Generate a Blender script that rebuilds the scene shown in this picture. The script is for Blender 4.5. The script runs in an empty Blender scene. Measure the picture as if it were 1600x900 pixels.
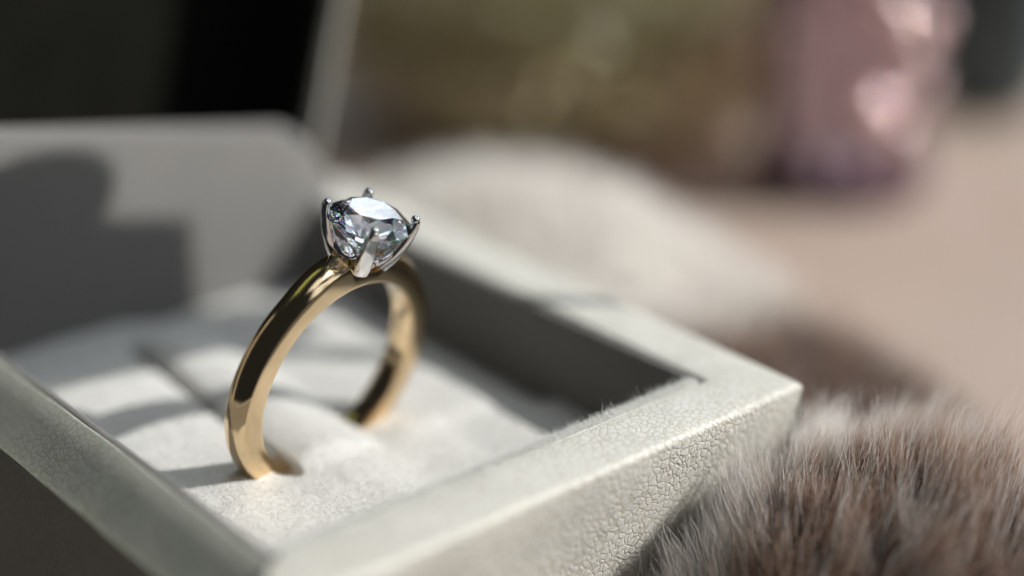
import bpy, bmesh, math, random
import numpy as np
from mathutils import Vector, Matrix, noise as mn

S = 0.001                      # everything below is written in millimetres; origin = centre of the ring
R_ = math.radians
rng = np.random.default_rng(7); random.seed(7)
sc = bpy.context.scene
COL = sc.collection

# ------------------------------------------------------------------ camera
CAM = np.array([-69.41, -103.42, 60.79])
pit, yaw = R_(23.5), R_(49.6)
fwd = Vector((math.cos(yaw)*math.cos(pit), math.sin(yaw)*math.cos(pit), -math.sin(pit)))
rgt = Vector((math.sin(yaw), -math.cos(yaw), 0)); upv = rgt.cross(fwd)
cd = bpy.data.cameras.new('camera'); co = bpy.data.objects.new('camera', cd); COL.objects.link(co)
m = Matrix((rgt, upv, -fwd)).transposed().to_4x4(); m.translation = Vector(CAM*S)
co.matrix_world = m
cd.sensor_width = 36; cd.lens = 36*2764/1600; cd.clip_start = 0.01; cd.clip_end = 20
cd.dof.use_dof = True; cd.dof.focus_distance = 131.5*S
APERTURE_MM = 10.8
cd.dof.aperture_fstop = cd.lens/APERTURE_MM
sc.camera = co

# ------------------------------------------------------------------ light: low sun through a window, dim room
w = bpy.data.worlds.new('World'); sc.world = w; w.use_nodes = True
bg = w.node_tree.nodes['Background']; bg.inputs[0].default_value = (0.80, 0.90, 1.0, 1); bg.inputs[1].default_value = 0.022
sun_dir = Vector((0.565, -0.59, 0.574)).normalized()
sd = bpy.data.lights.new('sun', 'SUN'); sd.energy = 4.8; sd.angle = R_(0.6); sd.color = (1.0, 0.98, 0.945)
so = bpy.data.objects.new('sun', sd); COL.objects.link(so); so.rotation_euler = sun_dir.to_track_quat('Z', 'Y').to_euler()

def area(name, pos, target, sx, sy, power, color):
    d = bpy.data.lights.new(name, 'AREA'); d.shape = 'RECTANGLE'; d.size = sx*S; d.size_y = sy*S; d.energy = power; d.color = color
    o = bpy.data.objects.new(name, d); COL.objects.link(o); o.location = Vector(pos)*S
    o.rotation_euler = (Vector(pos)-Vector(target)).to_track_quat('Z', 'Y').to_euler(); return o
area('window_light', (560, -620, 560), (0, 0, 0), 380, 460, 0.06, (0.90, 0.95, 1.0))
area('garden_window_light', (-79, 296, 629), (0, 0, 0), 400, 90, 0.055, (0.80, 1.0, 0.36))
for k_ in range(64):                     # small bright lamps added out of view to give the stone its fire
    el = R_(16+62*((k_*.618) % 1)); az = R_(k_*137.5)
    d_ = Vector((math.cos(az)*math.cos(el), math.sin(az)*math.cos(el), math.sin(el)))
    a_ = math.degrees(math.atan2(d_.y, d_.x)) % 360
    if (30 < a_ < 215) or (a_ < 262 and a_ > 72 and el < R_(60)): continue      # that side of the room is dark
    area('stone_fill_light', tuple(d_*760), (0, 0, 10), 70+40*(k_ % 3), 60+30*(k_ % 4), .06, (0.86, 0.94, 1.0))
for ix_ in (-1, 0, 1):                      # six unseen lamps added high on the right to brighten the stone
    for iy_ in (-1, 1): area('overhead_fill_light', (175+ix_*225, -190+iy_*150, 700+iy_*40), (0, 0, 10), 196, 262, .20, (0.86, 0.93, 1.0))
for k_ in range(5):                       # added lamps, low behind on the right: the table of the stone mirrors them
    a_, e_ = R_(-4+16*k_), R_(23)
    area('stone_table_fill', (780*math.cos(a_)*math.cos(e_), 780*math.sin(a_)*math.cos(e_), 780*math.sin(e_)), (0, 0, 10), 118+22*(k_ % 2), 250, (.26, .42, .30, .46, .24)[k_], (0.84, 0.92, 1.0))

sc.view_settings.view_transform = 'Standard'; sc.view_settings.look = 'None'; sc.view_settings.exposure = 0; sc.view_settings.gamma = 1
sc.render.engine = 'CYCLES'
cy = sc.cycles; cy.max_bounces = 16; cy.transmission_bounces = 14; cy.glossy_bounces = 8; cy.diffuse_bounces = 4; cy.transparent_max_bounces = 12
cy.caustics_reflective = True; cy.caustics_refractive = True; cy.sample_clamp_indirect = 14; cy.sample_clamp_direct = 0; cy.blur_glossy = 0.3; cy.use_denoising = True

# ------------------------------------------------------------------ material helpers
class NT:
    def __init__(s, name):
        s.m = bpy.data.materials.new(name); s.m.use_nodes = True; s.t = s.m.node_tree; s.t.nodes.clear()
        s.out = s.n('ShaderNodeOutputMaterial')
        tc = s.n('ShaderNodeTexCoord'); mp = s.n('ShaderNodeVectorMath', operation='SCALE'); mp.inputs['Scale'].default_value = 1/S
        s.l(tc.outputs['Object'], mp.inputs[0]); s.co = mp.outputs[0]
    def n(s, typ, **kw):
        x = s.t.nodes.new(typ)
        for k, v in kw.items(): setattr(x, k, v)
        return x
    def l(s, a, b): s.t.links.new(a, b)
    def noise(s, scale, detail=3, rough=.55, vec=None, dist=0):
        x = s.n('ShaderNodeTexNoise'); x.inputs['Scale'].default_value = scale; x.inputs['Detail'].default_value = detail
        x.inputs['Roughness'].default_value = rough; x.inputs['Distortion'].default_value = dist
        s.l(vec or s.co, x.inputs['Vector']); return x.outputs['Fac']
    def ramp(s, fac, stops, interp='LINEAR'):
        x = s.n('ShaderNodeValToRGB'); x.color_ramp.interpolation = interp; e = x.color_ramp.elements
        while len(e) < len(stops): e.new(.5)
        for k, (p, c) in enumerate(stops):
            e[k].position = p; e[k].color = (*c, 1) if len(c) == 3 else c
        s.l(fac, x.inputs[0]); return x.outputs[0]
    def math(s, op, a, b=None):
        x = s.n('ShaderNodeMath', operation=op)
        for i, v in enumerate((a, b)):
            if v is None: continue
            if isinstance(v, (int, float)): x.inputs[i].default_value = v
            else: s.l(v, x.inputs[i])
        return x.outputs[0]
    def bump(s, h, dist, strength=1.0, normal=None):
        x = s.n('ShaderNodeBump'); x.inputs['Distance'].default_value = dist*S; x.inputs['Strength'].default_value = strength
        s.l(h, x.inputs['Height'])
        if normal: s.l(normal, x.inputs['Normal'])
        return x.outputs[0]
    def pbr(s, col=None, rough=.5, metal=0, spec=.5, normal=None, **kw):
        x = s.n('ShaderNodeBsdfPrincipled')
        for k, v in (('Base Color', col), ('Roughness', rough), ('Metallic', metal), ('Specular IOR Level', spec), *kw.items()):
            if v is None: continue
            i = x.inputs[k]
            if isinstance(v, bpy.types.NodeSocket): s.l(v, i)
            else: i.default_value = (*v, 1) if isinstance(v, tuple) and len(v) == 3 else v
        if normal: s.l(normal, x.inputs['Normal'])
        return x
    def done(s, sh): s.l(sh.outputs[0] if hasattr(sh, 'outputs') else sh, s.out.inputs['Surface']); return s.m

def mat_leather(name, base, depth=.085):
    t = NT(name)
    wv = t.n('ShaderNodeVectorMath', operation='ADD')
    nn = t.n('ShaderNodeTexNoise'); nn.inputs['Scale'].default_value = 1.1; t.l(t.co, nn.inputs['Vector'])
    sc_ = t.n('ShaderNodeVectorMath', operation='SCALE'); sc_.inputs['Scale'].default_value = .45; t.l(nn.outputs['Color'], sc_.inputs[0])
    t.l(t.co, wv.inputs[0]); t.l(sc_.outputs[0], wv.inputs[1])
    v = t.n('ShaderNodeTexVoronoi', feature='DISTANCE_TO_EDGE'); v.inputs['Scale'].default_value = 1.65; t.l(wv.outputs[0], v.inputs['Vector'])
    cell = t.n('ShaderNodeMapRange', interpolation_type='SMOOTHSTEP'); cell.inputs['From Max'].default_value = .20; t.l(v.outputs[0], cell.inputs[0])
    v2 = t.n('ShaderNodeTexVoronoi', feature='DISTANCE_TO_EDGE'); v2.inputs['Scale'].default_value = 4.2; t.l(wv.outputs[0], v2.inputs['Vector'])
    c2 = t.n('ShaderNodeMapRange', interpolation_type='SMOOTHSTEP'); c2.inputs['From Max'].default_value = .2; t.l(v2.outputs[0], c2.inputs[0])
    h = t.math('ADD', t.math('MULTIPLY', cell.outputs[0], 1.0), t.math('MULTIPLY', c2.outputs[0], .35))
    h = t.math('ADD', h, t.math('MULTIPLY', t.noise(9, 3), .35))
    gn = t.n('ShaderNodeNewGeometry'); sx = t.n('ShaderNodeSeparateXYZ'); t.l(gn.outputs['True Normal'], sx.inputs[0])
    flat = t.n('ShaderNodeMapRange'); flat.inputs['From Min'].default_value = .3; flat.inputs['From Max'].default_value = .95; flat.inputs['To Min'].default_value = 1; flat.inputs["To Max"].default_value = .3; t.l(sx.outputs[2], flat.inputs[0])
    h = t.math('MULTIPLY', h, flat.outputs[0])
    wr = t.n('ShaderNodeMapRange'); wr.inputs['From Min'].default_value = .35; wr.inputs['From Max'].default_value = .65; wr.inputs['To Min'].default_value = .35; t.l(t.noise(.16, 3), wr.inputs[0])
    h = t.math('MULTIPLY', h, wr.outputs[0])
    col = t.ramp(t.noise(.35, 4), [(.3, tuple(c*.9 for c in base)), (.7, base)])
    mx = t.n('ShaderNodeMixRGB', blend_type='MULTIPLY'); mx.inputs[0].default_value = 1
    t.l(col, mx.inputs[1]); t.l(t.ramp(cell.outputs[0], [(0, (.80, .77, .70)), (.6, (1, 1, 1))]), mx.inputs[2])
    ro = t.math('ADD', .36, t.math('MULTIPLY', t.noise(3, 3), .2))
    return t.done(t.pbr(mx.outputs[0], ro, 0, .5, t.bump(h, depth, .8)))

def mat_felt(name, base, sheen=.25, dist=.10):
    t = NT(name)
    h = t.math('ADD', t.noise(2.2, 6, .72, dist=.6), t.math('MULTIPLY', t.noise(11, 4, .7, dist=1.2), .5))
    col = t.ramp(t.noise(1.3, 5, .65), [(.25, tuple(c*.9 for c in base)), (.75, base)])
    return t.done(t.pbr(col, .95, 0, .12, t.bump(h, dist*2, .8), **{'Sheen Weight': sheen, 'Sheen Roughness': .5}))

def mat_metal(name, base, rough, scr=.5):
    t = NT(name)
    mp = t.n('ShaderNodeMapping'); mp.inputs['Scale'].default_value = (1.0, 7, 1.0); t.l(t.co, mp.inputs[0])
    h = t.noise(2.0, 6, .7, vec=mp.outputs[0])
    r = t.math('ADD', rough*.6, t.math('MULTIPLY', t.noise(1.2, 5, .7), rough))
    return t.done(t.pbr(base, r, 1, .5, t.bump(h, .006, scr)))

def mat_plain(name, base, rough=.6, spec=.3, var=.15, scale=.2, bump=0, bscale=3, **kw):
    t = NT(name)
    col = t.ramp(t.noise(scale, 4), [(.3, tuple(c*(1-var) for c in base)), (.7, tuple(min(1, c*(1+var)) for c in base))])
    return t.done(t.pbr(col, rough, 0, spec, t.bump(t.noise(bscale, 4), bump, .7) if bump else None, **kw))

M = {}
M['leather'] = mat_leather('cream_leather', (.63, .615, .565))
M['leather_shaded'] = mat_leather('shaded_grey_green_leather', (.40, .41, .365), .02)  # smoother left-wall leather, darkened: its shade is put into the colour
M['pad'] = mat_felt('white_velvet', (.72, .71, .68))
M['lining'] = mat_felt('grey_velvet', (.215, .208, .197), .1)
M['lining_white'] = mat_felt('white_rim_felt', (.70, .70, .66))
M['black'] = mat_plain('black_velvet', (.011, .011, .009), 1, 0)
M['gold'] = mat_metal('polished_gold', (.80, .60, .37), .07, .8)
M['platinum'] = mat_metal('white_metal', (.80, .79, .79), .07, .3)

def diamond_mat():
    t = NT('diamond'); prev = None
    for c, ior in (((1, 0, 0), 2.405), ((0, 1, 0), 2.42), ((0, 0, 1), 2.45)):
        g = t.n('ShaderNodeBsdfGlass'); g.inputs['Color'].default_value = (*c, 1); g.inputs['Roughness'].default_value = 0; g.inputs['IOR'].default_value = ior
        if prev is None: prev = g.outputs[0]
        else:
            a = t.n('ShaderNodeAddShader'); t.l(prev, a.inputs[0]); t.l(g.outputs[0], a.inputs[1]); prev = a.outputs[0]
    g = t.n('ShaderNodeBsdfGlass'); g.inputs['Color'].default_value = (.97, .985, 1, 1); g.inputs['Roughness'].default_value = 0; g.inputs['IOR'].default_value = 2.42
    ms = t.n('ShaderNodeMixShader'); ms.inputs[0].default_value = .12; t.l(g.outputs[0], ms.inputs[1]); t.l(prev, ms.inputs[2])
    t.l(ms.outputs[0], t.out.inputs['Surface']); return t.m
M['diamond'] = diamond_mat()

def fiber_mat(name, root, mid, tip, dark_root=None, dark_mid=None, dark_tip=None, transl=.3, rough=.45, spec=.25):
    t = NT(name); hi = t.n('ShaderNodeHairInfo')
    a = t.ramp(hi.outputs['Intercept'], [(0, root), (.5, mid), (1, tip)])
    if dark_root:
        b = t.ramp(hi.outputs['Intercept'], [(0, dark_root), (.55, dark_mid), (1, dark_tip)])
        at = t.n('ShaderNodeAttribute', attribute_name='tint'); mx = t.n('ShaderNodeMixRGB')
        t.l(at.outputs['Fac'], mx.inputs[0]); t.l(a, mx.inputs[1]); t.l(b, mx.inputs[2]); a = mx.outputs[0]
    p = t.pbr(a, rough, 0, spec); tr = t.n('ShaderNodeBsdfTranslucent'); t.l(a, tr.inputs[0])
    ms = t.n('ShaderNodeMixShader'); ms.inputs[0].default_value = transl; t.l(p.outputs[0], ms.inputs[1]); t.l(tr.outputs[0], ms.inputs[2])
    return t.done(ms)
M['fuzz'] = fiber_mat('velvet_fibres', (.72, .71, .68), (.8, .8, .77), (.86, .86, .84), transl=.35)
M['fur'] = fiber_mat('fur_hair', (.66, .63, .59), (.86, .83, .79), (.90, .88, .84), (.032, .014, .009), (.090, .041, .026), (.48, .31, .215), transl=.25)  # brown set deepened: shade of the heap is put into root and mid

# ------------------------------------------------------------------ object helpers (vertices in mm, world)
def thing(name, label, cat, loc, group=None):
    o = bpy.data.objects.new(name, None); o.empty_display_size = .005; COL.objects.link(o); o.location = Vector(loc)*S
    o['label'] = label; o['category'] = cat
    if group: o['group'] = group
    o['_loc'] = list(loc); return o
def origin_of(p):
    v = Vector((0, 0, 0))
    while p is not None: v = v + p.location; p = p.parent
    return v/S
def mesh(name, V, F, mat, parent=None, smooth=True, M4=None, org=None, sharp=None):
    """V world mm. With a parent the mesh is stored relative to it."""
    V = np.asarray(V, float).reshape(-1, 3)
    if M4 is not None: V = V @ np.array(M4.to_3x3()).T + np.array(M4.translation)
    o_ = origin_of(parent) if parent else Vector(org if org is not None else (0, 0, 0))
    me = bpy.data.meshes.new(name); me.from_pydata(((V-np.array(o_))*S).tolist(), [], F); me.update()
    bm = bmesh.new(); bm.from_mesh(me); bmesh.ops.recalc_face_normals(bm, faces=bm.faces); bm.to_mesh(me); bm.free()
    me.materials.append(mat)
    if smooth:
        me.polygons.foreach_set('use_smooth', [True]*len(me.polygons))
        if sharp is not None: me.set_sharp_from_angle(angle=R_(sharp))
    ob = bpy.data.objects.new(name, me); COL.objects.link(ob)
    if parent: ob.parent = parent
    else: ob.location = o_*S
    return ob
def tag(o, label=None, cat=None, kind=None, group=None):
    for k, v in (('label', label), ('category', cat), ('kind', kind), ('group', group)):
        if v: o[k] = v
    return o
def sweep(profiles, closed=False, cap=True):
    """list of rings (n x 3) -> V,F"""
    V = np.concatenate(profiles); n = len(profiles[0]); k = len(profiles); F = []
    for i in range(k if closed else k-1):
        a, b = i*n, ((i+1) % k)*n
        for j in range(n):
            j2 = (j+1) % n; F.append((a+j, a+j2, b+j2, b+j))
    if cap and not closed: F.append(tuple(range(n))[::-1]); F.append(tuple((k-1)*n+j for j in range(n)))
    return V, F
def lathe(prof, n=32, c=(0, 0, 0)):
    rings = [np.array([[r*math.cos(t)+c[0], r*math.sin(t)+c[1], z+c[2]] for t in np.linspace(0, 2*math.pi, n, endpoint=False)]) for r, z in prof]
    return sweep(rings, cap=True)
def grid(nx, ny, f):
    xs = [f(i/(nx-1), j/(ny-1)) for j in range(ny) for i in range(nx)]
    F = [(j*nx+i, j*nx+i+1, (j+1)*nx+i+1, (j+1)*nx+i) for j in range(ny-1) for i in range(nx-1)]
    return xs, F
def hair(name, roots, dirs, length, radius, mat, parent=None, pts=6, curl=.15, droop=0, tint=None, org=None, clump=None, bend=None, seg_noise=.05):
    """roots, dirs: (n,3) mm; real hair curves."""
    n = len(roots); hc = bpy.data.hair_curves.new(name); hc.add_curves([pts]*n)
    s = np.linspace(0, 1, pts)[None, :, None]; L = length[:, None, None]
    side = rng.normal(size=(n, 1, 3)); side /= np.linalg.norm(side, axis=2, keepdims=True)
    P = roots[:, None, :] + dirs[:, None, :]*s*L + side*(s**2)*L*curl + np.array([0, 0, -1.])*(s**2)*L*droop
    if bend is not None: P = P + bend[:, None, :]*(s**2)*L
    if clump is not None: P = P + clump[:, None, :]*(s**1.5)
    P = P + rng.normal(size=P.shape)*s*L*seg_noise
    o_ = np.array(origin_of(parent) if parent else (org if org is not None else (0, 0, 0)))
    hc.position_data.foreach_set('vector', ((P-o_)*S).astype(np.float32).ravel())
    rad = (radius[:, None]*(1-.8*np.linspace(0, 1, pts)[None]**1.5)*S).astype(np.float32).ravel()
    a = hc.attributes.get('radius') or hc.attributes.new('radius', 'FLOAT', 'POINT'); a.data.foreach_set('value', rad)
    if tint is not None:
        a = hc.attributes.new('tint', 'FLOAT', 'CURVE'); a.data.foreach_set('value', tint.astype(np.float32))
    hc.materials.append(mat); ob = bpy.data.objects.new(name, hc); COL.objects.link(ob)
    if parent: ob.parent = parent
    else: ob.location = Vector(o_)*S
    ob['kind'] = 'stuff'; return ob
def sm(a, b, x):
    t = np.clip((np.asarray(x, float)-a)/(b-a), 0, 1); return t*t*(3-2*t)
_PH = rng.uniform(0, 6.28, (24, 3)); _K = rng.normal(size=(24, 2))
def fbm(x, y, scale=1., o=12):
    """cheap smooth 2-d noise, about -1..1"""
    x = np.asarray(x, float)/scale; y = np.asarray(y, float)/scale; v = 0
    for i in range(o):
        f = 1+.35*i; v = v + np.sin(_K[i, 0]*f*x+_K[i, 1]*f*y+_PH[i, 0]+1.3*np.sin(_K[i+12, 0]*x*.7+_K[i+12, 1]*y*.7+_PH[i, 1]))/f**.8
    return v/3.2

# ------------------------------------------------------------------ table
TZ = -24.
def tmat():
    t = NT('pink_beige_tabletop')
    col = t.ramp(t.noise(.018, 4), [(.3, (.38, .29, .24)), (.7, (.43, .34, .29))])
    return t.done(t.pbr(col, .55, 0, .3, t.bump(t.noise(.8, 5), .05, .5)))
V, F = grid(41, 41, lambda u, v: (-48+1500*u, -300+1500*v, TZ))
tag(mesh('tabletop', V, F, tmat(), smooth=False), kind='structure')

# ------------------------------------------------------------------ ring box
XI0, XI1, YI0, YI1 = -17.8, 22.5, -18.7, 34.0
XO0, XO1, YO0, YO1 = -22.6, 28.0, -24.1, 39.0
RZ = -1.0
box = thing('ring_box', 'open cream leather ring box with white velvet cushion and dark lined lid', 'ring box', (2.7, 7.5, TZ))
def wall(name, axis, sgn, a0, a1, inner, outer, zt=RZ):
    """mitred wall; runs along axis between a0 and a1 (outer ends), inner/outer offsets on the other axis"""
    t = abs(outer-inner); prof = []
    def arc(cx_, cz_, r, t0, t1, k=5): prof.extend([(cx_+r*math.cos(R_(q)), cz_+r*math.sin(R_(q))) for q in np.linspace(t0, t1, k)])
    prof.append((0, TZ+.4)); prof.append((0, -12)); prof.append((0, -4))
    arc(.35, zt-.35, .35, 180, 90); prof.append((t*.35, zt+.07)); prof.append((t*.7, zt+.05))
    arc(t-.55, zt-.50, .55, 90, 0, 7)
    prof += [(t+.02, -3.5), (t+.10, -7), (t+.14, -12), (t+.1, -18), (t, TZ+.5), (t-.5, TZ+.02)]
    if name == 'left_side_wall': prof = [(d, z-max(0, d-.3)*.85 if z > -3 else z) for d, z in prof]
    if name == 'front_wall': prof = [(d-max(0, -1.7-z)*.19*(d > 3), z) for d, z in prof]
    N = 70; rings = []
    for i in range(N):
        u = i/(N-1); ring = []
        for (d, z) in prof:
            off = inner+sgn*d; lo, hi = a0, a1
            ti0, ti1 = MIT[name]
            lo2 = a0+ti0*(1-d/t); hi2 = a1-ti1*(1-d/t)
            p = lo2+(hi2-lo2)*u
            wv = .07*float(fbm(p, z*1.3+inner, 4.)) if d > .2 else .04*float(fbm(p, inner, 6.))
            zz = z+(.06*float(fbm(p*1.1+7, d, 6.)) if z > -3 else 0)
            ring.append((p, off+sgn*wv, zz) if axis == 0 else (off+sgn*wv, p, zz))
        rings.append(np.array(ring))
    V, F = sweep(rings)
    o = mesh(name, V, F, M['leather_shaded' if name == 'left_side_wall' else 'leather'], box, sharp=50); return o
tL, tR, tF, tB = XI0-XO0, XO1-XI1, YI0-YO0, YO1-YI1
MIT = {'front_wall': (tL, tR), 'left_side_wall': (tF, tB), 'right_side_wall': (tF, tB)}
G = .04
wall('front_wall', 0, -1, XO0+G, XO1-G, YI0, YO0)
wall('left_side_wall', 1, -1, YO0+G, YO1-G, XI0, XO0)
wall('right_side_wall', 1, 1, YO0+G, YO1-G, XI1, XO1)
# base
V, F = sweep([np.array([[XI0-1, YI0-1, z], [XI1+1, YI0-1, z], [XI1+1, YI1+1, z], [XI0-1, YI1+1, z]]) for z in (TZ+.1, TZ+2)])
mesh('base', V, F, M['leather'], box, smooth=False)
# linings (thin velvet slabs standing a little proud of the rim)
def slab(name, x0, x1, y0, y1, z0, z1, mat, parent, n=40, rough=.06):
    along = 0 if (x1-x0) > (y1-y0) else 1; rings = []
    for u in np.linspace(0, 1, n):
        if along == 0:
            x = x0+(x1-x0)*u; e = rough*float(fbm(x*2, z1, 1.6))
            rings.append(np.array([[x, y0, z0], [x, y0, z1-.15+e], [x, y0+.12, z1+e], [x, y1-.12, z1+e], [x, y1, z1-.15+e], [x, y1, z0]]))
        else:
            y = y0+(y1-y0)*u; e = rough*float(fbm(y*2, z1+3, 1.6))
            rings.append(np.array([[x0, y, z0], [x0, y, z1-.15+e], [x0+.12, y, z1+e], [x1-.12, y, z1+e], [x1, y, z1-.15+e], [x1, y, z0]]))
    V, F = sweep(rings); return mesh(name, V, F, mat, parent, sharp=60)
slab('lining', XI0+.75, XI1-.75, YI0+.02, YI0+.7, -18, RZ+.10, M['lining_white'], box)
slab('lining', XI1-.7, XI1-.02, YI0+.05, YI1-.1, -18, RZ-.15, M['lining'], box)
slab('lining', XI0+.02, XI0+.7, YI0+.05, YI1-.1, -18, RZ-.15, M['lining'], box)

# tall grey back panel (hinge flap), its top edge falling to the right
def flap_top(x):
    z = 6.9+(20.5-x)*.205
    if x > 18.5: z -= (x-18.5)**2*.17
    return z
pts = []
xs = np.linspace(-30, 26.5, 60); rings = []
for x in xs:
    zt = max(flap_top(x), -6.); e = .1*float(fbm(x, 3, 5.)); y0, y1 = YI1+e, YI1+2.6+e
    rings.append(np.array([[x, y0, -20], [x, y0, -12], [x, y0, -5], [x, y0+.05, zt-1.2], [x, y0+.45, zt-.3], [x, (y0+y1)/2, zt], [x, y1-.4, zt-.3], [x, y1, zt-1.2], [x, y1, -20]]))
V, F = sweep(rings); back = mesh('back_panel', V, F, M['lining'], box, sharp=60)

# open lid standing behind: black velvet inside, cream leather rim
lid = mesh('lid', *sweep([np.array([[x, 57.0, -20], [x+18, 58.5, 62], [x+18, 60.5, 62], [x, 59.5, -20]]) for x in np.linspace(-62, 23, 20)]), M['leather'], box, smooth=False)
mesh('lid_lining', *sweep([np.array([[x, 56.0, -19], [x+18, 57.3, 61], [x+18, 57.9, 61], [x, 56.7, -19]]) for x in np.linspace(-61, 22, 20)]), M['black'], lid, smooth=False)
def lid_side(x0):
    rings = []
    for z in np.linspace(-20, 62, 30):
        k = (z+20)/82*22.0; e = .12*float(fbm(z, x0, 6))
        P = [(x0+k, 57.5), (x0+k, 42.6), (x0+k+.5, 41.9), (x0+k+.9, 41.9), (x0+k+1.3, 42.6), (x0+k+1.3, 59)]
        rings.append(np.array([[x+e, y, z] for x, y in P]))
    mesh('lid_side', *sweep(rings), M['leather'], lid, sharp=40)
    rings = [np.array([[x0+(z+20)/82*22.0-.7, 57, z], [x0+(z+20)/82*22.0-.7, 43.2, z], [x0+(z+20)/82*22.0-.02, 43.0, z], [x0+(z+20)/82*22.0-.02, 57, z]]) for z in np.linspace(-19, 61, 10)]
    mesh('lid_lining', *sweep(rings), M['black'], lid, smooth=False)
lid_side(21.5); lid_side(-66)

# ------------------------------------------------------------------ ring pose
rv = Vector((0.23, 0.15, 0.22)); 
POSE = Matrix.Rotation(rv.length, 4, rv.normalized())
RO, RI, RW, DR = 10.4, 8.16, 2.15, .26
A3 = np.array(POSE.to_3x3())

# ------------------------------------------------------------------ cushion with two slits, bridge strip between them
def pad_z(x, y, detail=True):
    x = np.asarray(x, float); y = np.asarray(y, float)
    s1 = -4.7+.055*(y+1)           # first slit
    s2 = 3.9+.02*y                 # second slit
    endf = sm(27.5, 25.0, y)*sm(-2.6, -.2, y)
    left = -6.1-.012*(x+9)**2-.35*sm(-14, -18, x)
    q = np.clip((x-s1)/(s2-s1), 0, 1)
    strip = -6.35+.95*np.sin(np.pi*np.clip(q*.95, 0, 1))**.8-1.1*q**2
    right = -7.45+.45*sm(3, 9, x)-1.6*sm(13, 19, x)-1.5*sm(18, 22.5, x)
    z = np.where(x < s1, left, np.where(x < s2, strip, right))
    flat = -6.5-1.0*sm(-2, 5, x)-1.2*sm(13, 20, x)
    z = flat+(z-flat)*np.clip(endf, 0, 1)
    for s_, wdt, dep in ((s1, .42, 3.2), (s2, .9, .02)):
        d = np.abs(x-s_); z = z-dep*np.exp(-(d/wdt)**4)*endf-(.18 if wdt < .8 else .03)*np.exp(-(d/1.3)**2)*endf
    z = z-1.2*sm(26, 33.5, y)-.7*sm(-14, -18.5, y)
    z = z+.16*fbm(x, y, 5.)+.05*fbm(x+9, y-3, 1.4)
    if detail: z = z+.022*fbm(x*1.7, y*1.9, .35)
    # the band presses the velvet down
    P = np.stack([x, y, z], -1) @ A3     # ring coordinates
    rr = np.hypot(P[..., 0], P[..., 2]); near = sm(1.45, 1.18, np.abs(P[..., 1])); inside = (rr > RI-.1) & (rr < RO+1.)
    tgt = -np.sqrt(np.clip((RO+.1)**2-P[..., 0]**2, 0, None))
    cut = np.where(inside & (np.abs(P[..., 0]) < RO), np.clip(P[..., 2]-tgt, 0, 3), 0)*near
    z = z-1.5*np.exp(-(((x+5.25)/.75)**2+((y-.1)/1.35)**2)**1.2)
    return z
NX, NY = 300, 380
gx = np.linspace(XI0+.75, XI1-.75, NX); gy = np.linspace(YI0+.75, YI1-.1, NY)
X, Y = np.meshgrid(gx, gy); Z = pad_z(X, Y)
V = np.stack([X, Y, Z], -1).reshape(-1, 3)
idx = np.arange(NX*NY).reshape(NY, NX)
F = np.stack([idx[:-1, :-1], idx[:-1, 1:], idx[1:, 1:], idx[1:, :-1]], -1).reshape(-1, 4).tolist()
cushion = mesh('cushion', V, F, M['pad'], box)
n = 110000
fx = rng.uniform(XI0+.8, XI1-.8, n); fy = rng.uniform(YI0+.8, 24, n)
keep = rng.random(n) < np.clip(1.1-(fy+10)/40-.2, .15, 1); fx, fy = fx[keep], fy[keep]; n = len(fx)
roots = np.stack([fx, fy, pad_z(fx, fy)-.02], -1)
d = rng.normal(size=(n, 3))*[.9, .9, .35]+[0, 0, .55]; d /= np.linalg.norm(d, axis=1)[:, None]
hair('velvet_pile', roots, d, rng.uniform(.18, .5, n), np.full(n, .011), M['fuzz'], box, pts=4, curl=.5)
# fuzz along the rims of the front lining
n = 17000; fx = rng.uniform(XI0+1, XI1-1, n); fy = rng.uniform(YI0+.0, YI0+.72, n)
roots = np.stack([fx, fy, np.full(n, RZ+.02)], -1); d = rng.normal(size=(n, 3))*[.7, .6, .4]+[0, .1, .6]; d /= np.linalg.norm(d, axis=1)[:, None]
hair('velvet_pile', roots, d, rng.uniform(.1, .5, n)*(1+.8*(rng.random(n) > .93)), np.full(n, .011), M['fuzz'], box, pts=4, curl=.6)

n = 90; fx = rng.uniform(XI0+1, XI1-3, n); fy = rng.uniform(YI0+.2, 15, n)
roots = np.stack([fx, fy, np.where(fy < YI0+.8, RZ+.1, pad_z(fx, fy))+.05], -1); d = rng.normal(size=(n, 3))*[1, 1, .3]+[0, 0, .25]; d /= np.linalg.norm(d, axis=1)[:, None]
hair('stray_fibre', roots, d, rng.uniform(.7, 2.2, n), np.full(n, .014), M['fuzz'], box, pts=8, curl=.9)

# ------------------------------------------------------------------ the ring
low = A3 @ np.array([0, 0, -RO])
ring = thing('engagement_ring', 'yellow gold solitaire ring with round diamond standing in the white velvet cushion', 'ring', tuple(low))
prof = []
hw = RW/2
for t in np.linspace(-1, 1, 21):      # domed outside
    prof.append((RO-DR*abs(t)**2.4, hw*.985*t))
prof += [(RO-DR-.07, hw), (RO-DR-.5, hw), (RI+.32, hw), (RI+.10, hw-.06)]
for t in np.linspace(1, -1, 9): prof.append((RI+.05*t*t, (hw-.16)*t))
prof += [(RI+.10, -hw+.06), (RI+.32, -hw), (RO-DR-.5, -hw), (RO-DR-.07, -hw)]
rings = []
for a in np.linspace(0, 2*math.pi, 320, endpoint=False):
    notch = float(sm(.975, .992, math.sin(a)))
    up_ = float(sm(.70, .97, math.sin(a)))
    rings.append(np.array([[(r+(.32*up_-1.1*notch if r > 9.4 else 0))*math.cos(a), y*(1+.08*up_), (r+(.32*up_-1.1*notch if r > 9.4 else 0))*math.sin(a)] for r, y in prof]))
band = mesh('band', *sweep(rings, closed=True), M['gold'], ring, M4=POSE, sharp=28)

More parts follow.
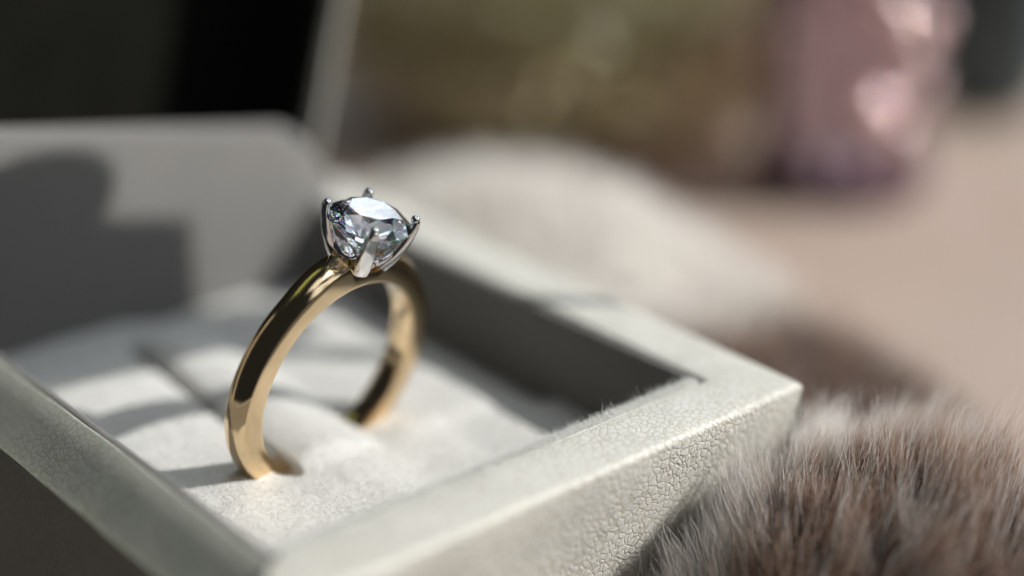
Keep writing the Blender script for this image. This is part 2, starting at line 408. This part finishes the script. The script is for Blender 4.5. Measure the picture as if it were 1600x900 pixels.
# setting
setting = mesh('setting', *lathe([(0.0, 9.0), (.8, 9.1), (1.3, 9.7), (1.75, 10.35), (1.7, 10.5), (1.5, 10.45), (.9, 9.9), (0.0, 9.7)], 40), M['platinum'], ring, M4=POSE, sharp=50)
GZ = 13.2; GR = 3.25
def prong_path():
    # (radius, z) centre line from the base out over the girdle
    return [(1.72, 9.8), (2.12, 10.4), (2.5, 11.0), (2.84, 11.7), (3.12, 12.4), (3.28, 13.0), (3.45, 13.5), (3.46, 13.85), (3.34, 14.05)]
def prong(ang, name):
    path = prong_path(); rings = []; cs, sn = math.cos(ang), math.sin(ang)
    wds = [.66, .68, .66, .62, .55, .48, .42, .36, .30]; ths = [.50, .52, .50, .46, .42, .38, .34, .32, .27]
    P = [np.array([r*cs, r*sn, z]) for r, z in path]; T = np.array([-sn, cs, 0])
    # smooth resample
    K = np.linspace(0, len(P)-1, 30); PA = np.array(P)
    for q in K:
        i = min(int(q), len(P)-2); f = q-i
        p = PA[i]*(1-f)+PA[i+1]*f; dirv = PA[min(i+1, len(P)-1)]-PA[max(i-1, 0)] if f < .5 else PA[min(i+2, len(P)-1)]-PA[i]
        dirv = dirv/np.linalg.norm(dirv); N = np.cross(T, dirv)
        wd = wds[i]*(1-f)+wds[i+1]*f; th = ths[i]*(1-f)+ths[i+1]*f
        sq = .75-.3*q/(len(P)-1); ring = []
        for a in np.linspace(0, 2*math.pi, 16, endpoint=False):
            c, s_ = math.cos(a), math.sin(a); e = sq
            ring.append(p+T*wd*math.copysign(abs(c)**e, c)+N*th*math.copysign(abs(s_)**e, s_))
        rings.append(np.array(ring))
    V, F = sweep(rings); o = mesh('prong', V, F, M['platinum'], setting, M4=POSE, sharp=60)
    return o
def bead(name, c, r, mat, parent, n=14, sq=1.0):
    prof = [(r*math.sin(t), -r*sq*math.cos(t)) for t in np.linspace(0.02, math.pi-.02, n)]
    return mesh(name, *lathe(prof, 18, c), mat, parent, M4=POSE)
for ang in (45, 135, 225, 315):
    prong(R_(ang), 'prong')
    a = R_(ang); bead('prong_tip', (3.37*math.cos(a), 3.37*math.sin(a), 14.0), .36, M['platinum'], setting)
# gallery rail: a V between neighbouring prongs
for ang in (0, 90, 180, 270):
    rings = []
    for u in np.linspace(-1, 1, 17):
        a = R_(ang+41*u); zz = 10.35+1.0*abs(u)**1.3; r = 1.5+1.0*abs(u)**1.1; c = np.array([r*math.cos(a), r*math.sin(a), zz])
        rd = np.array([math.cos(a), math.sin(a), -.3])
        rings.append(np.array([c+rd*.17*math.cos(q)+np.array([0, 0, 1])*.24*math.sin(q) for q in np.linspace(0, 2*math.pi, 10, endpoint=False)]))
    mesh('gallery_rail', *sweep(rings), M['platinum'], setting, M4=POSE)
# solder grains where the head meets the band
sol = bmesh.new()
for i in range(60):
    a = rng.uniform(0, 6.28); r = rng.uniform(1.3, 1.75); x, y = r*math.cos(a), r*math.sin(a)
    if abs(y) > .95: continue
    z = math.sqrt((RO+.3)**2-x*x)-DR*abs(y/hw)**2.2
    ic = bmesh.ops.create_icosphere(sol, subdivisions=1, radius=rng.uniform(.06, .15))['verts']
    for v in ic: v.co = Vector((v.co.x*1.3+x, v.co.y+y, v.co.z*.7+z))+Vector(rng.normal(size=3)*.012)
SV = [tuple(v.co) for v in sol.verts]; sol.verts.index_update(); SF = [tuple(v.index for v in f.verts) for f in sol.faces]; sol.free()
so_ = mesh('solder_grain', SV, SF, M['gold'], ring, M4=POSE, smooth=False); so_['kind'] = 'stuff'

# diamond: round brilliant cut by planes
def brilliant(R, zg, g=.10):
    bm = bmesh.new(); n = 64
    top = [bm.verts.new((R*math.cos(2*math.pi*i/n), R*math.sin(2*math.pi*i/n), R)) for i in range(n)]
    bot = [bm.verts.new((R*math.cos(2*math.pi*i/n), R*math.sin(2*math.pi*i/n), -R)) for i in range(n)]
    bm.faces.new(top); bm.faces.new(bot[::-1])
    for i in range(n): j = (i+1) % n; bm.faces.new((bot[i], bot[j], top[j], top[i]))
    def cut(co, no):
        r = bmesh.ops.bisect_plane(bm, geom=bm.verts[:]+bm.edges[:]+bm.faces[:], plane_co=co, plane_no=no, clear_outer=True, dist=1e-5)
        ed = [e for e in r['geom_cut'] if isinstance(e, bmesh.types.BMEdge)]
        if len(ed) > 2: bmesh.ops.holes_fill(bm, edges=[e for e in bm.edges if e.is_boundary])
    def pl(az, elev, r, z, sgn): 
        a = R_(az); e = R_(elev); cut((r*math.cos(a), r*math.sin(a), z), (math.sin(e)*math.cos(a), math.sin(e)*math.sin(a), sgn*math.cos(e)))
    tr = .56*R; zt = g+R*(1-.56)*math.tan(R_(34.2))
    off = 12
    for k in range(8): pl(off+45*k, 34.2, R, g, 1)
    for k in range(16): pl(off+11.25+22.5*k, 40.5, R*.992, g, 1)
    for k in range(8): pl(off+22.5+45*k, 21, tr*math.cos(R_(22.5)), zt, 1)
    cut((0, 0, zt), (0, 0, 1))
    for k in range(8): pl(off+45*k, 39.6, R, -g, -1)
    for k in range(16): pl(off+11.25+22.5*k, 40.9, R*.990, -g, -1)
    bm.normal_update()
    bmesh.ops.remove_doubles(bm, verts=bm.verts, dist=1e-4)
    bm.verts.index_update(); V = [(v.co.x, v.co.y, v.co.z+zg) for v in bm.verts]; F = [tuple(v.index for v in f.verts) for f in bm.faces]; bm.free()
    return V, F
mesh('diamond', *brilliant(GR, GZ), M['diamond'], ring, smooth=False, M4=POSE)

# ------------------------------------------------------------------ rabbit fur pelt along the right side of the box
def pelt_h(x, y):
    x = np.asarray(x, float); y = np.asarray(y, float)
    far = 14*np.exp(-(((x-53)/19)**2+((y-38)/27)**2)**1.5)
    mid = 5.5*np.exp(-(((x-45)/22)**2+((y-5)/22)**2)**1.5)
    near = 16.6*np.exp(-(((x-24.5)/15.5)**2+((y+35.8)/16.5)**2)**1.7)
    nl = 5*np.exp(-(((x-16)/18)**2+((y+50)/15)**2)**1.6)
    h = np.maximum(np.maximum(far, mid), np.maximum(near, nl))
    h = h+.8*fbm(x, y, 9.)*sm(0, 3, h)
    return h
def inbox(x, y, mg=0): return (x > XO0-mg) & (x < XO1+mg) & (y > YO0-mg) & (y < YO1+mg)
gx = np.linspace(-16, 90, 150); gy = np.linspace(-80, 76, 200); X, Y = np.meshgrid(gx, gy); H = pelt_h(X, Y)
H = np.where(inbox(X, Y, 1.0), 0, H)
V = np.stack([X, Y, TZ+.02+H-.3*(H < .3)], -1).reshape(-1, 3); idx = np.arange(X.size).reshape(X.shape)
ok = (H[:-1, :-1] > .25) | (H[1:, 1:] > .25)
F = np.stack([idx[:-1, :-1], idx[:-1, 1:], idx[1:, 1:], idx[1:, :-1]], -1)[ok].tolist()
def skin_mat():
    t = NT('pelt_skin'); sp = t.n('ShaderNodeSeparateXYZ'); t.l(t.co, sp.inputs[0])
    f = t.math('ADD', t.math('MULTIPLY', sp.outputs[1], 1/60), t.math('MULTIPLY', t.noise(.12, 3), .35))
    return t.done(t.pbr(t.ramp(f, [(.30, (.16, .12, .10)), (.55, (.72, .68, .63))]), .9, 0, .1, t.bump(t.noise(.9, 5), 1.2, .8)))
pelt = thing('fur_pelt', 'brown and cream rabbit fur bunched against the outside of the ring box', 'fur', (45, -10, TZ))
used = sorted({i for f in F for i in f}); rm = {a: b for b, a in enumerate(used)}
mesh('skin', V[used], [tuple(rm[i] for i in f) for f in F], skin_mat(), pelt)
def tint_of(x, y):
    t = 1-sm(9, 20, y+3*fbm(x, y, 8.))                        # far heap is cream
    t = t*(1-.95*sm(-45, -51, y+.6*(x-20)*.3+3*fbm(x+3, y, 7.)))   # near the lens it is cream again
    t = t*(1-.85*sm(-32, -27.5, y+2*fbm(x, y, 5.))*sm(-8, -14, y))  # cream top of the near heap: its sunlight is put into the colour
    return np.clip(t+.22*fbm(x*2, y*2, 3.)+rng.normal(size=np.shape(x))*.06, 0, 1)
def fur(n, x0, x1, y0, y1, lmin, lmax, rad, name='fur_hair', light=0):
    x = rng.uniform(x0, x1, n); y = rng.uniform(y0, y1, n); h = pelt_h(x, y); k = (h > .8) & ~inbox(x, y, .6); x, y, h = x[k], y[k], h[k]; n = len(x)
    e = .4; gxx = (pelt_h(x+e, y)-pelt_h(x-e, y))/(2*e); gyy = (pelt_h(x, y+e)-pelt_h(x, y-e))/(2*e)
    nr = np.stack([-gxx, -gyy, np.ones(n)], -1); nr /= np.linalg.norm(nr, axis=1)[:, None]
    fl = np.stack([.55+.5*fbm(x, y, 10.), .25+.5*fbm(x+20, y, 9.), np.zeros(n)], -1)
    d = nr*.75+np.array([.0, .0, .55])+fl*.6+rng.normal(size=(n, 3))*.13; d /= np.linalg.norm(d, axis=1)[:, None]
    cs_ = 2.1; ci, cj = np.floor(x/cs_), np.floor(y/cs_)
    h1 = np.modf(np.abs(np.sin(ci*12.9898+cj*78.233)*43758.5453))[0]; h2 = np.modf(np.abs(np.sin(ci*39.346+cj*11.135)*24634.6345))[0]
    ccx, ccy = (ci+.2+.6*h1)*cs_, (cj+.2+.6*h2)*cs_
    lock = np.stack([(ccx-x)*.8+(h1-.5)*3.4, (ccy-y)*.8+(h2-.5)*3.4, (h1-.5)*1.2], -1)*rng.uniform(.3, 1.0, n)[:, None]
    cl = lock+np.stack([fbm(x*3, y*3, 1.5), fbm(x*3+11, y*3, 1.5), np.zeros(n)], -1)*.8
    L = rng.uniform(lmin, lmax, n)*(.75+.25*fbm(x, y, 4.))
    bend = np.stack([.25+.2*fbm(x, y, 6.), .1+.2*fbm(y, x, 6.), -np.full(n, .12)], -1)
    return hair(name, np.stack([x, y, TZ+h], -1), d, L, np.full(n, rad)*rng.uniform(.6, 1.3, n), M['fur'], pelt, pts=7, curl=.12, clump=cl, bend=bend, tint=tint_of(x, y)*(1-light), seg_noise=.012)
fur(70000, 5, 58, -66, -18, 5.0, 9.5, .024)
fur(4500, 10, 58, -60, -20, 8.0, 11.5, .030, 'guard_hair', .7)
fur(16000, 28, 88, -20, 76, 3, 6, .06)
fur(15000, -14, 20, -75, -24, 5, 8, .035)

# ------------------------------------------------------------------ dried flowers behind
def cluster_mesh(n, center, half, rotz, sizes, seed, keepf=None):
    r = np.random.default_rng(seed); V = []; F = []
    cs, sn = math.cos(rotz), math.sin(rotz); k = 0
    for i in range(n):
        p = r.normal(size=3); p /= np.linalg.norm(p); p *= r.random()**.22
        p = p*half; x, y = p[0]*cs-p[1]*sn, p[0]*sn+p[1]*cs; c = np.array([x, y, p[2]])+center
        if c[2] < TZ+.5: c[2] = TZ+.5+r.random()*3
        s = r.uniform(*sizes); a = r.normal(size=3); a /= np.linalg.norm(a); b = np.cross(a, r.normal(size=3)); b /= np.linalg.norm(b); nn = np.cross(a, b)
        V += [c-a*s, c+b*s*.45+nn*s*.2, c+a*s, c-b*s*.45+nn*s*.2]; F += [(k, k+1, k+2), (k, k+2, k+3)]; k += 4
    return V, F
bunch = thing('dried_flower_bunch', 'bunch of olive and cream dried flowers lying behind the fur', 'dried flowers', (112, 92, TZ))
ax = math.atan2(-.87, .48)
def leafmat(name, c, var=.3):
    t = NT(name); col = t.ramp(t.noise(.25, 3), [(.3, tuple(q*(1-var) for q in c)), (.7, tuple(min(1, q*(1+var)) for q in c))])
    p = t.pbr(col, .6, 0, .3); tr = t.n('ShaderNodeBsdfTranslucent'); t.l(col, tr.inputs[0]); ms = t.n('ShaderNodeMixShader'); ms.inputs[0].default_value = .6
    t.l(p.outputs[0], ms.inputs[1]); t.l(tr.outputs[0], ms.inputs[2]); return t.done(ms)
C0 = np.array([110., 92., 2.])
for nm, n_, c_, half, sz, col, seed in (
    ('leaf_mass', 4500, C0, np.array([40, 36, 27.]), (1.2, 3.0), (.72, .68, .47), 1),
    ('brown_leaf_mass', 2200, C0+[-6, -6, -14], np.array([38, 32, 12.]), (1.2, 3.0), (.66, .58, .40), 2),
    ('blossom_mass', 1500, C0+[0, 0, 4], np.array([41, 37, 28.]), (2.4, 5.0), (.84, .83, .68), 3)):
    o = mesh(nm, *cluster_mesh(n_, c_, half, ax, sz, seed), leafmat(nm+'_colour', col), bunch, smooth=False); o['kind'] = 'stuff'
for i in range(16):
    a = rng.uniform(-.35, .35)+ax+math.pi; st = C0+np.array([0, 0, -10]); e = st+np.array([math.cos(a), math.sin(a), rng.uniform(-.2, .1)])*rng.uniform(45, 62); e[2] = max(e[2], TZ+1)
    rings = []
    for u in np.linspace(0, 1, 8):
        c = st*(1-u)+e*u+np.array([0, 0, 2*math.sin(3*u)])
        rings.append(np.array([c+np.array([0, math.cos(q), math.sin(q)])*.6 for q in np.linspace(0, 2*math.pi, 6, endpoint=False)]))
    mesh('stem', *sweep(rings), leafmat('stem_colour', (.16, .13, .07)) if i == 0 else bpy.data.materials['stem_colour'], bunch)

# ------------------------------------------------------------------ purple-pink glass flacon
def glassmat(name, c, rough, trans, metal=0, ior=1.5):
    t = NT(name); col = t.ramp(t.noise(.08, 2), [(.3, tuple(q*.85 for q in c)), (.7, c)])
    return t.done(t.pbr(col, rough, metal, .6, None, **{'Transmission Weight': trans, 'IOR': ior}))
bx_, by_ = 115.5, 44.
bot = thing('glass_flacon', 'faceted purple and pink glass flacon standing behind the fur', 'perfume bottle', (bx_, by_, TZ))
def faceted(prof, nside, c, ph=0):
    rings = []
    for k, (r, z) in enumerate(prof):
        o = (k % 2)*math.pi/nside+ph
        rings.append(np.array([[c[0]+r*math.cos(2*math.pi*i/nside+o), c[1]+r*math.sin(2*math.pi*i/nside+o), z+c[2]] for i in range(nside)]))
    V = np.concatenate(rings); F = []; n = nside
    for k in range(len(prof)-1):
        a, b = k*n, (k+1)*n
        for i in range(n):
            j = (i+1) % n
            if k % 2 == 0: F += [(a+i, a+j, b+i), (a+j, b+j, b+i)]
            else: F += [(a+i, a+j, b+j), (a+i, b+j, b+i)]
    F.append(tuple(range(n))[::-1]); F.append(tuple((len(prof)-1)*n+i for i in range(n))); return V, F
pr_ = [(7, .05), (9.5, 1.5), (11.0, 5), (11.7, 10), (12, 15), (12, 20), (11.6, 25), (11.4, 30), (9.5, 34), (6.5, 37.5), (4, 39.5), (4, 43)]
mesh('bottle_body', *lathe(pr_, 56, (bx_, by_, TZ)), glassmat('pink_glass', (.46, .33, .37), .06, .85), bot)
mesh('base_ring', *lathe([(8, .02), (11.6, .02), (12.2, 1.2), (12.1, 4.2), (11.6, 5.0), (8, 5.2)], 40, (bx_, by_, TZ)), mat_plain('plum_glass', (.085, .035, .055), .15, .6), bot, sharp=40)
mesh('stopper', *faceted([(3.5, 43.1), (7, 46), (8.5, 51), (7, 56), (3, 59)], 10, (bx_, by_, TZ)), glassmat('pale_pink_glass', (.8, .6, .68), .1, .5), bot, smooth=False)

rose = mat_plain('rose_glint_metal', (.95, .70, .70), .10, .5, .05, Metallic=1)  # for beads added on the flacon to throw sun glints
for (u_, z_, r_) in ((6.5, -1.5, 2.2), (9.2, 1.5, 2.1), (1.5, -9.0, 2.4), (8.4, -7.5, 2.2), (4.4, -12.8, 2.2), (3.4, 4.0, 2.1), (-9, 0, 1.2)):
    fx_, fy_ = -.648, -.7615; kk = math.sqrt(max(0, 12.4**2-u_**2)); px_ = bx_+fx_*kk+.7615*u_; py_ = by_+fy_*kk-.648*u_
    V_, F_ = lathe([(r_*math.sin(t), -r_*math.cos(t)) for t in np.linspace(.03, math.pi-.03, 14)], 22, (px_, py_, z_)); mesh('bead', V_, F_, rose, bot)

# ------------------------------------------------------------------ dark glass tumbler, upper right
gx_, gy_ = 160., 51.
gl = thing('dark_tumbler', 'dark teal glass tumbler at the upper right edge beside the purple flacon', 'glass', (gx_, gy_, TZ))
pg = [(0, .05), (6, .1), (7.6, 1.0), (9.2, 5), (11, 12), (12.8, 22), (14.3, 34), (15.2, 48), (14.6, 48.2), (13.6, 34), (12, 22), (10, 12), (8, 6), (5, 3.5), (0, 3)]
mesh('glass_body', *lathe(pg, 64, (gx_, gy_, TZ)), glassmat('dark_teal_glass', (.05, .09, .10), .06, .25), gl, sharp=50)
mesh('rim_band', *lathe([(15.25, 46), (15.5, 46.2), (15.5, 48.3), (15.2, 48.5), (14.9, 48.3), (15.2, 46)], 64, (gx_, gy_, TZ)), M['gold'], gl, sharp=50)

# ------------------------------------------------------------------ unseen stand, added: its block and mound shape the shade on the back panel
cxm, cym = 64.0, -41.6
cn = thing('shade_stand', 'unseen dark metal stand with a cream block, added to shade the back panel', 'shade_stand', (cxm, cym, TZ))
iron = mat_plain('dark_iron', (.05, .05, .05), .4, .5)
mesh('stem', *lathe([(0, .05), (11, .05), (11.3, .6), (10, 1.6), (3, 3), (1.1, 6), (.8, 20), (.8, 60), (1.3, 76), (2.6, 80), (3.4, 83.1), (0, 83.2)], 40, (cxm, cym, TZ)), iron, cn, sharp=50)
def rbox(cx, cy, z0, z1, lx, ly, rot, r=.8):
    rings = []
    for z, k in ((z0, -r*.5), (z0+r*.5, 0), (z1-r*.5, 0), (z1, -r*.5)):
        ring = []
        for qx, qy, a0 in ((1, 1, 0), (-1, 1, 90), (-1, -1, 180), (1, -1, 270)):
            for a in (a0, a0+45, a0+90): ring.append((qx*(lx/2-r)+(r+k)*math.cos(R_(a)), qy*(ly/2-r)+(r+k)*math.sin(R_(a))))
        rings.append(np.array([[cx+x*math.cos(rot)-y*math.sin(rot), cy+x*math.sin(rot)+y*math.cos(rot), z] for x, y in ring]))
    return sweep(rings)
mesh('tray', *rbox(cxm, cym, 59.3, 60.6, 29.5, 12, R_(-11)), iron, cn, sharp=40)
mesh('shade_block', *rbox(cxm, cym, 60.62, 72.4, 28.0, 10, R_(-11)), mat_plain('shade_block_cream', (.72, .66, .54), .45, .4), cn, sharp=40)
mesh('shade_mound', *lathe([(0, 72.3), (9.8, 72.45), (9.2, 73.5), (7.6, 75.4), (5.4, 77.6), (3, 79.6), (0, 80.6)], 32, (cxm-5.5, cym+1.1, 0)), bpy.data.materials['shade_block_cream'], cn)
